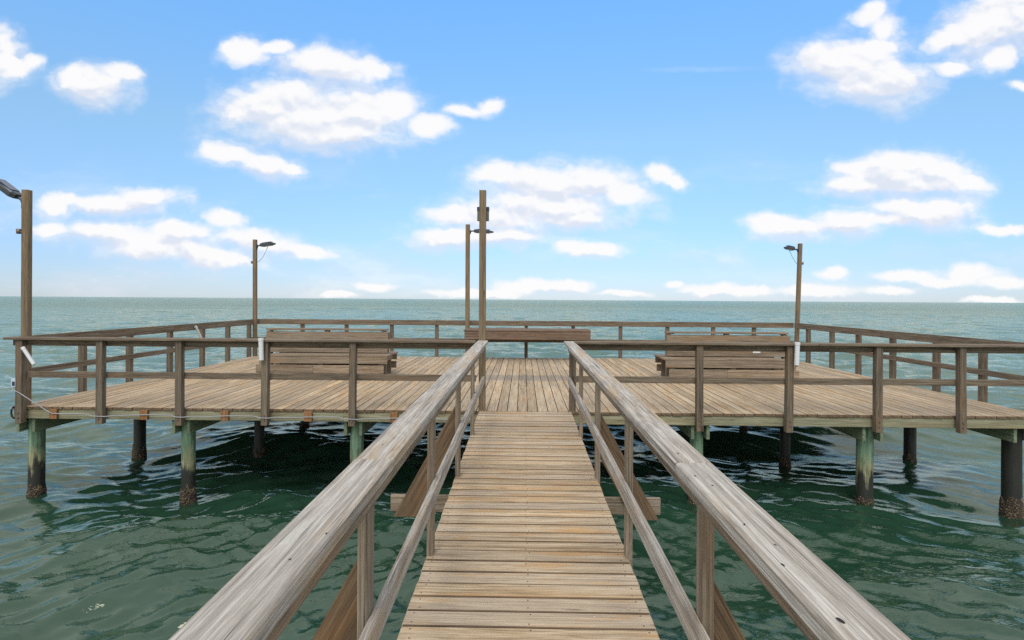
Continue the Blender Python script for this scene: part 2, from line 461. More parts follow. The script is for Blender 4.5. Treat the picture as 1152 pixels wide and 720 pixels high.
pile(PX[1], Y1, PR[1], 'slim front pile with green top, second from the left corner, below the second rail post')
pile(PX[2], Y1, PR[2], 'pale green front pile just left of the left walkway handrail, foot hidden')
pile(PX[4], Y1, PR[4], 'short view of bright green pile just right of the right walkway handrail')
pile(PX[5], Y1, PR[5], 'thick green topped front pile right of the walkway, foot in open water')
pile(PX[6], Y1 + .02, PR[6], 'stout dark front pile cut by the right edge of the photo', True)
pile(PX[0], Y2, .102, 'black pile in the second row, alone in pale water behind the left corner pile', True)
pile(PX[1], Y2, .090, 'black second row pile in dark water between two green front piles on the left', True)
pile(4.78, Y2 - .15, .088, 'black pile in the second row right of the walkway, in dark shaded water', True)
pile(7.12, Y2, .100, 'dark pile in the second row right, standing in bright water', True)
pile(PX[1], Y3, .09, 'far stub of a dark pile deep under the left half of the platform', True)
pile(4.95, Y3, .09, 'far stub of a dark pile deep under the right half of the platform', True)

# ------------------------------------------------------------------ platform railings
ZT, ZM0, ZM1 = 1.005, 0.42, 0.51
def bolts(mb, x, y, zs, r=0.013):
    for z in zs: mb.tube([(x, y, z), (x, y - 0.014, z)], r, 6, 1)

def front_railing(label, xs, x0, x1, zoff):
    t = thing('platform_railing', label, 'railing', (xs[0], DF, 0), 'railings round the platform')
    z = zoff
    mids = [x0] + ([(x0 + x1) / 2] if x1 - x0 > 5 else []) + [x1]
    for a, c in zip(mids, mids[1:]):
        part('cap_rail', M['rail2'], t, (a + .001, c - .001, 8.035, 8.215, ZT - .036 + z, ZT + z), ch=.006)
    part('top_rail', M['rail2'], t, (x0 + .03, x1 - .03 if x1 > 0 else x1, 8.165, 8.203, ZT - .127 + z, ZT - .038 + z))
    part('mid_rail', M['rail2'], t, (max(x0, -7.2) + .01, x1, 8.165, 8.200, ZM0 + z, ZM1 + z))
    for k, x in enumerate(xs):
        w = .046
        b = MB()
        lean = random.uniform(-.006, .006)
        b.beam((x - lean, 8.117, -0.225 + random.uniform(-.012, .012)), (x + lean, 8.117, ZT - .037 + z), 2 * w, .092, up=(0, 1, 0))
        bolts(b, x, 8.071, (-0.075, -0.14))
        b.build('post', [M['post'], M['steel']], t)
    return t
front_railing('front railing of the platform left of the walkway, with dull brown flat top board', [-7.165, -6.005, -4.87, -3.64, -2.397], -7.36, -0.66, 0.0)
front_railing('front railing of the platform right of the walkway, with dull brown flat top board', [2.467, 3.71, 4.93, 6.07, 7.30], 0.72, 7.45, 0.0)

def side_railing(sx, ys, label):
    t = thing('platform_railing', label, 'railing', (sx * DX, 9.5, 0), 'railings round the platform')
    xi, xo = sx * (DX - .038), sx * DX
    for y0, y1 in ((8.26, 11.96), (11.962, 15.70)):
        b = MB(); b.span(xi, xo, y0, y1, ZT - .145, ZT); b.build('top_rail', M['rail2'], t)
        b = MB(); b.span(xi, xo, y0, y1, ZM0 + .01, ZM1 + .01); b.build('mid_rail', M['rail2'], t)
    for y in ys:
        b = MB(); b.span(sx * (DX + .002), sx * (DX + .094), y - .046, y + .046, -0.22, ZT - .02); b.build('post', M['post'], t)
    return t
side_railing(-1, [9.56, 10.72, 11.96, 13.18, 14.33, 15.45], 'left side railing of the platform running back to the far lamp corner')
side_railing(1, [9.42, 10.46, 11.68, 12.86, 13.95, 15.1], 'right side railing of the platform running back to the right far lamp corner')
t = thing('platform_railing', 'far back railing of the platform facing the open sea', 'railing', (0, DB, 0), 'railings round the platform')
for a, c in ((-7.30, -2.36), (-2.358, 2.66), (2.662, 7.30)):
    part('top_rail', M['rail2'], t, (a, c, DB - .038, DB - .002, ZT - .14, ZT))
    part('mid_rail', M['rail2'], t, (a, c, DB - .038, DB - .002, ZM0, ZM1))
for x in (-6.07, -4.85, -3.60, -2.36, -1.15, .09, 1.37, 2.66, 3.93, 5.17, 6.27):
    part('post', M['post'], t, (x - .046, x + .046, DB + .001, DB + .092, -.22, ZT - .02))

# ------------------------------------------------------------------ walkway
S = 0.0185
wz = lambda y: -S * (DF - y)             # the walkway climbs gently to the platform
walk = thing('pier_walkway', 'narrow plank walkway leading from the viewer to the platform', 'walkway', (0.04, -1.4, wz(-1.4)))
b = MB(); y = 8.172; wp = 0.1445
R = Matrix.Rotation(math.atan(S), 3, 'X')
while y > -1.4:
    y1 = y - random.uniform(.0055, .0105); y0 = y - wp + random.uniform(0, .001)
    xa = -0.616 + random.uniform(-.003, .003); xb = 0.694 + random.uniform(-.003, .003)
    yc = (y0 + y1) / 2; zc = wz(yc) - .019 + random.uniform(-.002, .002)
    R2 = R @ Matrix.Rotation(random.uniform(-.0015, .0015), 3, 'Y') @ Matrix.Rotation(random.uniform(-.002, .002), 3, 'Z') @ Matrix.Rotation(random.uniform(-.012, .012), 3, 'X')
    b.box(((xa + xb) / 2, yc, zc), (xb - xa, y1 - y0, .038), R2, .005, edge=2)
    for sx in (-.56, .04, .64):
        for e in (-.042, .042):
            if random.random() < .9: b.disc((sx + random.uniform(-.012, .012), yc + e + random.uniform(-.006, .006), zc + .0215 + e * S), .0042, 1, 6)
    y -= wp
for k in range(6):                      # a bird has been here
    px, py = .455 + random.gauss(0, .045), 3.09 + random.gauss(0, .035)
    b.disc((px, py, wz(py) + .0042), random.uniform(.002, .007), 3, 7, 1.0, random.uniform(.4, .8), random.uniform(0, 3))
b.build('deck_boards', [M['walk'], M['screw'], M['edge'], M['dropping']], walk)
for x in (-.55, .04, .63):
    b = MB(); b.beam((x, -1.4, wz(-1.4) - .135), (x, 8.19, -.135), .042, .185); b.build('stringer', M['fascia'], walk)
OUT = [2.31, 5.455]
for y in OUT:
    z = wz(y)
    part('outrigger_beam', M['wpost'], walk, (-1.24, 1.30, y - .019, y + .019, -.426, -.268))

def handrail_z(y): return 0.965 + 0.0045 * y
def walk_railing(sx, label):
    xi = -0.595 if sx < 0 else 0.695
    capx = (-0.640, -0.492) if sx < 0 else (0.580, 0.718)
    brd = (xi + .021, xi + .059) if sx < 0 else (xi - .059, xi - .021)
    t = thing('walkway_railing', label, 'railing', (xi, 2.2, wz(2.2)), 'handrails along the walkway')
    cw = capx[1] - capx[0]; cx = (capx[0] + capx[1]) / 2; TH = .045
    for j, (y0, y1) in enumerate(((-1.4, 2.195), (2.199, 8.19))):
        b = MB()
        b.beam((cx, y0, handrail_z(y0) - TH / 2), (cx, y1, handrail_z(y1) - TH / 2), cw, TH, ch=.005)
        zt = lambda y: handrail_z(y) + .0012
        if sx > 0:
            spots = [(.605, 2.03), (.632, 1.93), (.622, 2.32), (.66, 2.42), (.618, 3.1), (.655, 3.35), (.675, 2.9), (.628, 4.0), (.665, 4.1), (.61, 1.36), (.612, 1.60), (.64, 1.47), (.627, 5.2)]
            for k, (px, py) in enumerate(spots):
                if y0 < py < y1: b.disc((px, py, zt(py)), random.uniform(.0025, .0045), 1, 8, .7, 1.9, random.uniform(-.4, .4))
            if j == 0: b.disc((.617, 1.128, zt(1.128)), .0075, 1, 10, .7, 1.5, .2)
        else:
            for px, py in [(-.51, 1.50), (-.545, 1.35), (-.60, 1.02), (-.52, 2.32), (-.585, 2.41), (-.50, 3.9), (-.56, 3.8), (-.52, 5.2)]:
                if y0 < py < y1: b.disc((px, py, zt(py)), random.uniform(.002, .0035), 1, 8, .8, 1.5, random.uniform(-.4, .4))
        b.build('handrail', [M['rail'], M['hole']], t)
    bx = (brd[0] + brd[1]) / 2
    b = MB(); f = lambda y: handrail_z(y) - TH - .047
    b.beam((bx, -1.4, f(-1.4)), (bx, 8.17, f(8.17)), .038, .092); b.build('top_rail', M['wpost'], t)
    b = MB(); f = lambda y: wz(y) + .452
    b.beam((bx, -1.4, f(-1.4)), (bx, 8.16, f(8.16)), .038, .092); b.build('mid_rail', M['rail'], t)
    for y in (0.62, 2.2, 3.78, 5.345, 6.875):
        b = MB(); b.span(xi - .0205, xi + .0205, y - .045, y + .045, wz(y) - .25, handrail_z(y) - TH - .001); b.build('post', M['wpost'], t)
    if sx > 0:
        b = MB(); b.span(xi - .03, xi + .062, 8.205, 8.295, -.30, handrail_z(8.2) - TH + .03); b.build('end_post', M['post'], t)
    for y in OUT:
        y1 = y - .0215; y0 = y1 - .036
        m = 0.04
        k = 1 if sx > 0 else -1
        # outline worked out for the left side, mirrored for the right
        pts = [(-1.204, -.458), (-.972, -.458), (-.600, .221), (-.600, .644)]
        if sx > 0: pts = [(1.272, -.458), (1.040, -.458), (.700, .163), (.700, .586)]
        b = MB(); b.prism(pts, y0, y1, along=(-k * .548, 1)); b.build('brace', M['brace'], t)
    return t
walk_railing(-1, 'left handrail of the walkway, silvered flat board on thin posts with slanting braces')
walk_railing(1, 'right handrail of the walkway, silvered flat board with dark bolt slots')

# ------------------------------------------------------------------ poles and lamps
def lamp_post(x, y, ztop, w, label, az, tilt, length, lean=0.0, knob=None, base_z=0.0, droop=None):
    t = thing('lamp_post', label, 'lamp post', (x, y, base_z), 'lamp posts on the platform')
    b = MB(); b.beam((x, y, base_z), (x + lean, y, ztop), w, w, up=(0, 1, 0)); b.build('pole', M['pole'], t)
    d = Vector((math.cos(az) * math.cos(tilt), math.sin(az) * math.cos(tilt), math.sin(tilt)))
    p = Vector((x + lean, y, ztop - .17)) + Vector((math.cos(az), math.sin(az), 0)) * (w / 2)
    side = Vector((0, 0, 1)).cross(d).normalized(); up = d.cross(side)
    Rm = Matrix((d, side, up)).transposed()
    a0 = p; a1 = p + d * .12
    ab = MB(); ab.tube([a0 - Vector((0, 0, .07)), a0 + d * .04, a1 + d * .05], .021, 8)
    ab.box(a0 + Vector((math.cos(az), math.sin(az), 0)) * .008 - Vector((0, 0, .03)), (.012, .07, .14), Matrix.Rotation(az, 3, 'Z'), .003)
    ab.build('lamp_arm', M['lamp'], t)
    c = a1 + d * (length / 2)
    h = MB()
    # tapering head: thick at the arm, thin at the tip
    prof = [(0.0, .05, .040), (.12, .085, .050), (.45, .105, .042), (.85, .095, .026), (1.0, .06, .014)]
    base = len(h.v)
    for f, wy, hz in prof:
        o = a1 + d * (length * f)
        for sy, sz in ((-1, -.9), (1, -.9), (1, .5), (.8, 1), (-.8, 1), (-1, .5)):
            h.v.append(tuple(o + side * (wy * sy) + up * (hz * sz)))
    for i in range(len(prof) - 1):
        for k in range(6):
            k2 = (k + 1) % 6
            h.f.append((base + i * 6 + k, base + (i + 1) * 6 + k, base + (i + 1) * 6 + k2, base + i * 6 + k2)); h.uv.append([(0, 0)] * 4); h.mi.append(0); h.smooth.append(False)
    h.f.append(tuple(base + k for k in range(6))); h.uv.append([(0, 0)] * 6); h.mi.append(0); h.smooth.append(False)
    h.f.append(tuple(base + 24 + k for k in range(6))[::-1]); h.uv.append([(0, 0)] * 6); h.mi.append(0); h.smooth.append(False)
    head = h.build('lamp_head', M['lamp'], t)
    sp = MB(); sp.box(c + up * .052, (length * .62, .15, .012), Rm, .002); sp.build('solar_panel', M['panel'], head)
    ln = MB(); ln.box(c - up * .040 + d * length * .05, (length * .5, .12, .012), Rm, .002); ln.build('lens', M['lens'], head)
    if knob:
        k = MB(); kx = x + knob[0]; k.tube([(kx, y - .02, knob[1] - .035), (kx, y - .02, knob[1] + .035)], [.03, .036], 10)
        k.tube([(kx, y - .02, knob[1] - .01), (x + (w / 2) * (1 if knob[0] > 0 else -1), y - .02, knob[1] - .01)], .012, 8)
        k.build('light_sensor', M['steel'], t)
    if droop:
        q = c - up * .05
        e = Vector((x + lean + droop * w / 2, y - .01, ztop - .62))
        cb = MB(); cb.tube([q.lerp(e, f) + Vector((0, 0, -.10 * math.sin(math.pi * f))) for f in [i / 8 for i in range(9)]], .007, 6)
        cb.build('lamp_cable', M['conduit'], t)
    return t
lamp_post(-7.235, 8.285, 3.135, .092, 'nearest lamp post, thick timber at the left front corner, its lamp tilted up', math.radians(178), math.radians(36), .46, lean=-.005, knob=(-.105, 2.53))
lamp_post(-7.29, 15.60, 3.17, .092, 'far left corner lamp post with dark solar lamp pointing right', math.radians(-4), math.radians(7), .40, lean=-.02, knob=(-.085, 2.55), droop=1)
lamp_post(-1.495, 15.58, 3.60, .112, 'slim lamp post at the back railing behind the tall bare post, lamp pointing right', math.radians(-3), math.radians(-3), .52, lean=-.01)
lamp_post(7.31, 15.60, 3.13, .092, 'far right corner lamp post leaning right, with lamp pointing left', math.radians(184), math.radians(10), .26, lean=.09, knob=(.14, 2.60), droop=1)
t = thing('tall_post', 'tallest bare timber post at the left walkway entrance with a box near its top', 'post', (-.585, 8.25, -.3))
b = MB(); b.beam((-.575, 8.25, -.30), (-.585, 8.25, 3.14), .094, .094, up=(0, 1, 0)); b.build('pole', M['pole'], t)
b = MB(); b.span(-.668, -.500, 8.30, 8.36, 2.715, 2.905); bx = b.build('control_box', M['ctl'], t)
b = MB(); b.span(-.672, -.496, 8.298, 8.365, 2.855, 2.915); b.build('box_lid', M['boxdark'], bx)

# ------------------------------------------------------------------ benches
def bench(label, x0, x1, yf, over):
    """Double-sided bench; 'over' is the way its seats stick out past the frames."""
    yb = yf + .46; yr = yf + .92; xm = (x0 + x1) / 2
    t = thing('double_bench', label, 'bench', (xm, yb, 0), 'double benches on the platform')
    for x in (x0 + .09, xm, x1 - .09):
        b = MB(); b.span(x - .045, x + .045, yb - .044, yb + .044, 0, .905); b.build('back_post', M['bench'], t)
        for y in (yf + .065, yr - .065):
            b = MB(); b.span(x - .045, x + .045, y - .022, y + .022, 0, .40); b.build('leg', M['bench'], t)
        b = MB(); b.span(x + .046, x + .084, yf + .045, yr - .045, .30, .398); b.build('seat_bearer', M['bench'], t)
    s0, s1 = (x0 - .09, x1 - .25) if over < 0 else (x0 + .25, x1 + .09)
    for side in (0, 1):
        b = MB()
        for k in range(3):
            ya = (yf + .004 + k * .134) if side == 0 else (yr - .004 - k * .134 - .126)
            b.span(s0 + random.uniform(-.01, .01), s1 + random.uniform(-.01, .01), ya, ya + .126, .415, .452)
        b.build('seat', M['bench'], t)
        yy = (yf - .0, yf + .038) if side == 0 else (yr - .038, yr)
        part('upper_apron', M['bench'], t, (s0 + .02, s1 - .02, yy[0] + .001, yy[1], .277, .412))
        if side == 0:
            part('lower_apron', M['bench'], t, (x0, xm - .13, yy[0], yy[1], .082, .245), (xm - .128, x1, yy[0] + .002, yy[1], .080, .243))
        else:
            part('lower_apron', M['bench'], t, (x0 - .04, x1 + .06, yy[0], yy[1], .10, .245))
        y0, y1 = (yb - .084, yb - .046) if side == 0 else (yb + .046, yb + .084)
        part('backrest_board', M['bench'], t, (x0 + .04, x1 - .005, y0, y1, .715, .885))
        part('backrest_board', M['bench'], t, (x0 + .05, x1 - .015, y0, y1, .465, .655))
    b = MB()
    for x in (x0 + .15, xm, x1 - .12): b.span(x - .05, x + .05, yb - .05, yb + .05, .9065, .921)
    b.span(x0 + .03, x1 - .03, yb - .075, yb + .075, .922, .957)
    b.build('backrest_cap', M['bench'], t)
    return t
bench('weathered double bench left of the walkway, in front of the far left lamp post', -5.36, -2.78, 11.5, 1)
rb = bench('weathered double bench right of the walkway, with a small white tag on its backrest', 2.86, 5.37, 11.32, -1)
b = MB(); b.span(4.62, 4.77, 11.689, 11.695, .540, .590, ch=.001); tg = b.build('tag', M['pvc'], rb)

# board table hung on the back railing
t = thing('fish_table', 'long brown board counter against the back railing, seen between the two handrails', 'table', (.0, 15.2, .55))
part('apron', M['table'], t, (-1.50, 1.73, 14.80, 14.84, .555, .765))
part('apron', M['table'], t, (-1.50, -1.46, 14.842, 15.70, .60, .765), (1.69, 1.73, 14.842, 15.70, .60, .765))
part('tabletop', M['table'], t, (-1.515, 1.74, 14.785, 15.0, .768, .806), (-1.515, 1.74, 15.005, 15.24, .768, .806), (-1.515, 1.74, 15.245, 15.48, .768, .806), (-1.515, 1.74, 15.485, 15.71, .768, .806))

# ------------------------------------------------------------------ rod holders, cable
def rod_holder(p0, p1, r, label):
    t = tag(None or _holder(p0, p1, r), label, 'rod holder', 'white rod holders on the railings')
    return t
def _holder(p0, p1, r):
    p0, p1 = Vector(p0), Vector(p1)
    b = MB(); d = (p1 - p0).normalized(); L = (p1 - p0).length
    n = 14
    ref = Vector((0, 1, 0)); x = d.cross(ref).normalized(); y = d.cross(x)
    prof = [(0, r * .96), (0, r), (.04, r * 1.0), (L * .86, r), (L * .87, r * 1.12), (L, r * 1.14), (L, r * .86), (L * .3, r * .8)]
    base = 0
    for dd, rr in prof:
        for k in range(n):
            a = 2 * math.pi * k / n
            b.v.append(tuple(p0 + d * dd + x * rr * math.cos(a) + y * rr * math.sin(a)))
    for i in range(len(prof) - 1):
        for k in range(n):
            k2 = (k + 1) % n
            b.f.append((i * n + k, i * n + k2, (i + 1) * n + k2, (i + 1) * n + k)); b.uv.append([(0, 0)] * 4); b.mi.append(0); b.smooth.append(False)
    b.f.append(tuple(range(n))[::-1]); b.uv.append([(0, 0)] * n); b.mi.append(0); b.smooth.append(False)
    return b.build('rod_holder', M['pvc'], None, origin=p0)
rod_holder((-6.905, 8.035, .625), (-7.07, 8.035, .865), .025, 'white pipe rod holder slanting on the post at the left front corner')
rod_holder((-3.655, 8.015, .715), (-3.665, 8.015, 1.025), .032, 'upright white pipe rod holder on the front railing before the left bench')
rod_holder((3.765, 8.015, .71), (3.775, 8.015, 1.025), .032, 'upright white pipe rod holder on the front railing before the right bench')
rod_holder((-7.25, 12.93, .62), (-7.27, 12.70, .94), .026, 'white pipe rod holder slanting back on the left side railing')
rod_holder((-7.30, 15.655, .22), (-7.33, 15.655, .42), .05, 'short white pipe rod holder low beside the far left lamp post')
rod_holder((7.37, 15.655, .13), (7.37, 15.655, .36), .045, 'short white pipe rod holder low beside the far right lamp post')

b = MB()
pts = [(-7.235, 8.06, .30), (-7.22, 8.05, .262), (-7.13, 8.055, .215), (-6.95, 8.10, .07), (-6.80, 8.145, -.055), (-6.735, 8.146, -.088)]
xs = np.linspace(-6.6, -.70, 60)
for x in xs: pts.append((x, 8.147 if min(abs(x - p) for p in (-6.005, -4.87, -3.64, -2.397)) > .12 else 8.058, -.098 - .008 * math.sin(x * 5.1) - .012 * (x + 6.7) / 6))
b.tube(pts, .0068, 7)
tag(b.build('power_cable', M['conduit'], None, origin=(-7.2, 8.1, 0)), 'thin grey cable strung along the front edge board left of the walkway', 'cable')
t = thing('junction_box', 'small pale blue junction box on the left front corner post', 'junction box', (-7.225, 8.09, .29))
part('box_body', M['box'], t, (-7.262, -7.198, 8.06, 8.12, .295, .415)); part('cover', M['boxdark'], t, (-7.240, -7.202, 8.054, 8.0595, .315, .375))

# ------------------------------------------------------------------ sea
def sea():
    cx, cy = .05, 0.0
    r = [0.001, 1.0, 2.0, 3.0]
    while r[-1] < 22: r.append(r[-1] * 1.0045)
    while r[-1] < 180: r.append(r[-1] * 1.0062)
    while r[-1] < 16000: r.append(r[-1] * 1.028)
    r = np.array(r)
    A = np.radians(98)
    front = np.linspace(-A, A, 1050)
    back = np.linspace(A, 2 * np.pi - A, 60)[1:-1]
    th = np.concatenate([front, back])
    nr, na = len(r), len(th)
    Rg, Tg = np.meshgrid(r, th, indexing='ij')
    X = cx + Rg * np.sin(Tg); Y = cy + Rg * np.cos(Tg)
    cell = np.maximum(np.gradient(r)[:, None] * np.ones_like(Tg), Rg * 2 * A / 1050)
    cell = np.where(np.abs(Tg - np.pi) < np.pi - A - .01, np.maximum(cell, Rg * .09), cell)
    rng = np.random.default_rng(11)
    Z = np.zeros_like(X); DX_ = np.zeros_like(X); DY_ = np.zeros_like(X)
    N = 124
    lam = np.exp(np.linspace(np.log(.11), np.log(7.5), N)) * rng.uniform(.95, 1.05, N)
    # patches of stronger and weaker ripples
    gust = 1 + .30 * np.sin(.31 * X + .17 * Y + 1) * np.sin(.23 * Y - .11 * X) 
    for i in range(N):
        l = lam[i]; k = 2 * np.pi / l
        two = i % 2
        if l < 1.3: ang = math.radians(-60 if two else -116) + rng.normal(0, .30)
        else: ang = math.radians(-96) + rng.normal(0, .42)
        ux, uy = math.cos(ang), math.sin(ang)
        sl = .066 if l < .4 else (.050 if l < 1.0 else .050 * (1.0 / l) ** .55)
        a = sl / k
        w = np.clip((l / cell - 2.5) / 3.0, 0, 1); w = w * w * (3 - 2 * w)
        ph = k * (ux * X + uy * Y) + rng.uniform(0, 6.28)
        if l < 1.3:
            side_w = 1 / (1 + np.exp((X if two else -X) / 2.2))
            g = gust * (.40 + .70 * side_w)
        else: g = 1.0
        Z += a * w * g * np.cos(ph)
        DX_ -= .45 * a * w * ux * g * np.sin(ph); DY_ -= .45 * a * w * uy * g * np.sin(ph)
    X2 = X + DX_; Y2 = Y + DY_
    co = np.stack([X2, Y2, Z], -1).reshape(-1, 3)
    ii, jj = np.meshgrid(np.arange(nr - 1), np.arange(na), indexing='ij')
    j2 = (jj + 1) % na
    q = np.stack([ii * na + jj, (ii + 1) * na + jj, (ii + 1) * na + j2, ii * na + j2], -1).reshape(-1, 4)
    q = q[:, ::-1]
    me = bpy.data.meshes.new('sea')
    me.vertices.add(len(co)); me.vertices.foreach_set('co', co.astype(np.float32).ravel())
    me.loops.add(q.size); me.loops.foreach_set('vertex_index', q.astype(np.int32).ravel())
    me.polygons.add(len(q)); me.polygons.foreach_set('loop_start', np.arange(0, q.size, 4, dtype=np.int32))
    me.polygons.foreach_set('use_smooth', np.ones(len(q), dtype=bool))
    me.update(calc_edges=True); me.validate()
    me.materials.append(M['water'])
    o = bpy.data.objects.new('sea', me); COL.objects.link(o); o.location = (0, 0, WATER)
    o['kind'] = 'structure'
    return o
sea()

# ------------------------------------------------------------------ sky
F_, CX_, CY_ = 650.0, 576.0, 336.8
ROLL, YAW = math.radians(.37), math.radians(1.1)
def uvdir(px, py):
    """Heading of a cloud as slopes (x/y, z/y) seen from the pier."""
    x, y = px - CX_, py - CY_
    xu = x * math.cos(ROLL) + y * math.sin(ROLL); yu = -x * math.sin(ROLL) + y * math.cos(ROLL)
    X, Z = xu / F_, -yu / F_
    d = (X * math.cos(YAW) - math.sin(YAW), X * math.sin(YAW) + math.cos(YAW), Z)
    return d[0] / d[1], d[2] / d[1]
# cumulus lobes: bearing x, y, half widths and tilt in degrees (in 1152 x 720 units)
CLOUDS = [
 (4, 62, 22, 34, 0), (10, 78, 26, 14, 0), (34, 72, 18, 10, -10), (-20, 60, 40, 34, 0),
 (106, 94, 42, 22, 6), (138, 80, 22, 12, 20), (88, 86, 24, 17, 0),
 (276, 60, 30, 16, 0), (308, 54, 28, 8, -5), (262, 58, 16, 12, 0),
 (372, 74, 52, 22, 6), (420, 76, 30, 13, 5), (350, 70, 26, 16, 0),
 (300, 118, 54, 26, 0), (350, 132, 80, 34, 2), (400, 128, 60, 32, 0), (440, 118, 38, 22, -5), (330, 104, 52, 20, 0), (482, 138, 32, 14, 0), (270, 124, 26, 18, 0), (380, 152, 56, 14, 0),
 (524, 124, 24, 8, 5), (552, 120, 20, 9, -15),
 (258, 172, 36, 14, 4), (296, 182, 40, 14, 10), (328, 190, 20, 8, 12),
 (120, 230, 60, 13, 0), (164, 222, 42, 14, 0), (76, 226, 30, 8, 0), (60, 232, 20, 14, 0),
 (56, 258, 24, 10, 0), (120, 262, 60, 14, 4), (170, 276, 70, 20, 4), (230, 288, 70, 16, 6), (254, 244, 26, 12, 0), (290, 270, 60, 14, 10), (346, 282, 36, 9, 8), (200, 262, 50, 12, 0),
 (560, 196, 34, 17, 0), (610, 206, 70, 24, 3), (668, 202, 44, 22, 5), (700, 216, 36, 16, 10), (620, 232, 90, 20, 4), (510, 244, 36, 14, 0), (560, 244, 60, 18, 2), (640, 246, 48, 12, 0), (510, 268, 54, 12, 0), (570, 266, 50, 12, 0),
 (742, 196, 22, 12, 18), (760, 208, 18, 9, 20),
 (666, 282, 40, 9, -4), (640, 278, 18, 7, 0),
 (424, 321, 32, 6, 3), (380, 331, 26, 4, 0), (590, 322, 34, 10, 0), (632, 322, 40, 9, 0), (540, 330, 60, 5, 0), (758, 318, 10, 4, 0), (800, 326, 40, 8, 0), (842, 329, 36, 7, 0), (918, 328, 42, 9, 0),
 (936, 308, 19, 8, 0), (1016, 312, 38, 8, 0), (1092, 309, 32, 12, 0), (1126, 318, 36, 8, 3), (1000, 328, 40, 6, 0), (1120, 338, 34, 4, 0), (1060, 318, 40, 7, 0), (700, 331, 30, 4, 0),
 (930, 70, 42, 24, 0), (966, 74, 56, 34, 4), (1004, 88, 40, 28, 0), (980, 98, 44, 18, 0), (978, 16, 22, 13, -20), (994, 32, 18, 16, 0), (990, 52, 26, 12, 0),
 (1066, 40, 36, 16, -25), (1110, 26, 52, 30, -20), (1146, 10, 50, 34, -20), (1072, 75, 26, 10, 0), (1124, 62, 30, 18, -20), (1150, 98, 16, 6, 0),
 (1014, 198, 64, 17, 2), (972, 190, 36, 14, 0), (1010, 186, 50, 19, 0), (1050, 192, 48, 19, 4), (1088, 204, 28, 11, 5), (968, 206, 46, 12, 0), (1030, 208, 70, 14, 2),
 (870, 250, 36, 16, 0), (900, 256, 44, 12, 0), (950, 250, 44, 14, 0), (1020, 236, 40, 12, 5), (1056, 238, 42, 20, -3), (1000, 246, 34, 9, 0), (1130, 258, 34, 7, 5),
]
SUN_EL, SUN_AZ = math.radians(48), math.radians(188)     # azimuth clockwise from +Y (north)
w = bpy.data.worlds.new('World'); SC.world = w; w.use_nodes = True
w.node_tree.nodes.clear(); t = NT(w.node_tree)
sky = t.add('ShaderNodeTexSky', sky_type='NISHITA'); sky.sun_disc = False
sky.sun_elevation = SUN_EL; sky.sun_rotation = SUN_AZ
sky.altitude = 0; sky.air_density = 1.0; sky.dust_density = 0.1; sky.ozone_density = 3.0
SKY = dict(strength=0.12, sat=1.0, val=1.0)
tc = t.add('ShaderNodeTexCoord').outputs['Generated']
sp = t.add('ShaderNodeSeparateXYZ'); t.put(sp.inputs[0], tc)
X, Y, Z = sp.outputs
ys = t.math('MAXIMUM', Y, .02)
cu = t.add('ShaderNodeCombineXYZ')
t.put(cu.inputs[0], t.math('DIVIDE', X, ys)); t.put(cu.inputs[1], t.math('DIVIDE', Z, ys))
uv = cu.outputs[0]
# billowing: warp the coordinates before measuring the lobes
wn = t.add('ShaderNodeTexNoise'); t.put(wn.inputs['Vector'], uv)
wn.inputs['Scale'].default_value = 11; wn.inputs['Detail'].default_value = 6; wn.inputs['Roughness'].default_value = .62
warp = t.vmath('MULTIPLY', t.vmath('SUBTRACT', wn.outputs['Color'], (.5, .5, .5)), (.060, .036, 0))
uvw = t.vmath('ADD', uv, warp)
field = None; field2 = None
SH = .016
uvs = t.vmath('ADD', uvw, (.004, SH, 0))
def chain(vec):
    # evaluate lobe after lobe (keeps the shader's working memory small)
    if field is None: return vec
    n = t.add('ShaderNodeVectorMath', operation='MULTIPLY_ADD')
    t.put(n.inputs[0], field); n.inputs[1].default_value = (1e-7, 1e-7, 0); t.put(n.inputs[2], vec)
    return n.outputs[0]
for px, py, rx, ry, tl in CLOUDS:
    u, v = uvdir(px, py)
    mp = t.add('ShaderNodeMapping', vector_type='TEXTURE')
    t.put(mp.inputs['Vector'], chain(uvw))
    mp.inputs['Location'].default_value = (u, v, 0)
    mp.inputs['Rotation'].default_value = (0, 0, math.radians(-tl))
    mp.inputs['Scale'].default_value = (rx / F_, ry / F_, 1)
    L = t.vmath('LENGTH', mp.outputs[0])
    field = L if field is None else t.math('SMOOTH_MIN', field, L, .42)
    if rx >= 40:
        m2 = t.add('ShaderNodeMapping', vector_type='TEXTURE'); t.put(m2.inputs['Vector'], chain(uvs))
        for q in (1, 2, 3): m2.inputs[q].default_value = mp.inputs[q].default_value
        L2 = t.vmath('LENGTH', m2.outputs[0])
        field2 = L2 if field2 is None else t.math('SMOOTH_MIN', field2, L2, .42)
FB = dict(scale=15, detail=8, rough=.52, dist=.15)
fb = t.noise(t.vmath('MULTIPLY', uv, (1, 1.5, 1)), **FB)
fb2 = t.noise(t.vmath('MULTIPLY', uv, (1, 1.4, 1)), 60, 6, .6)
fbs = t.noise(t.vmath('MULTIPLY', t.vmath('ADD', uv, (.004, SH * .7, 0)), (1, 1.5, 1)), **FB)
def puffs(vec, sc):
    v = t.add('ShaderNodeTexVoronoi', feature='SMOOTH_F1', voronoi_dimensions='2D')
    t.put(v.inputs['Vector'], t.vmath('MULTIPLY', vec, (1, 1.45, 1))); v.inputs['Scale'].default_value = sc
    v.inputs['Smoothness'].default_value = .35
    return v.outputs['Distance']
pf = t.math('MULTIPLY_ADD', puffs(uvw, 52), .45, puffs(uvw, 21))
pfs = t.math('MULTIPLY_ADD', puffs(t.vmath('ADD', uvw, (.003, .010, 0)), 52), .45, puffs(t.vmath('ADD', uvw, (.003, .010, 0)), 21))
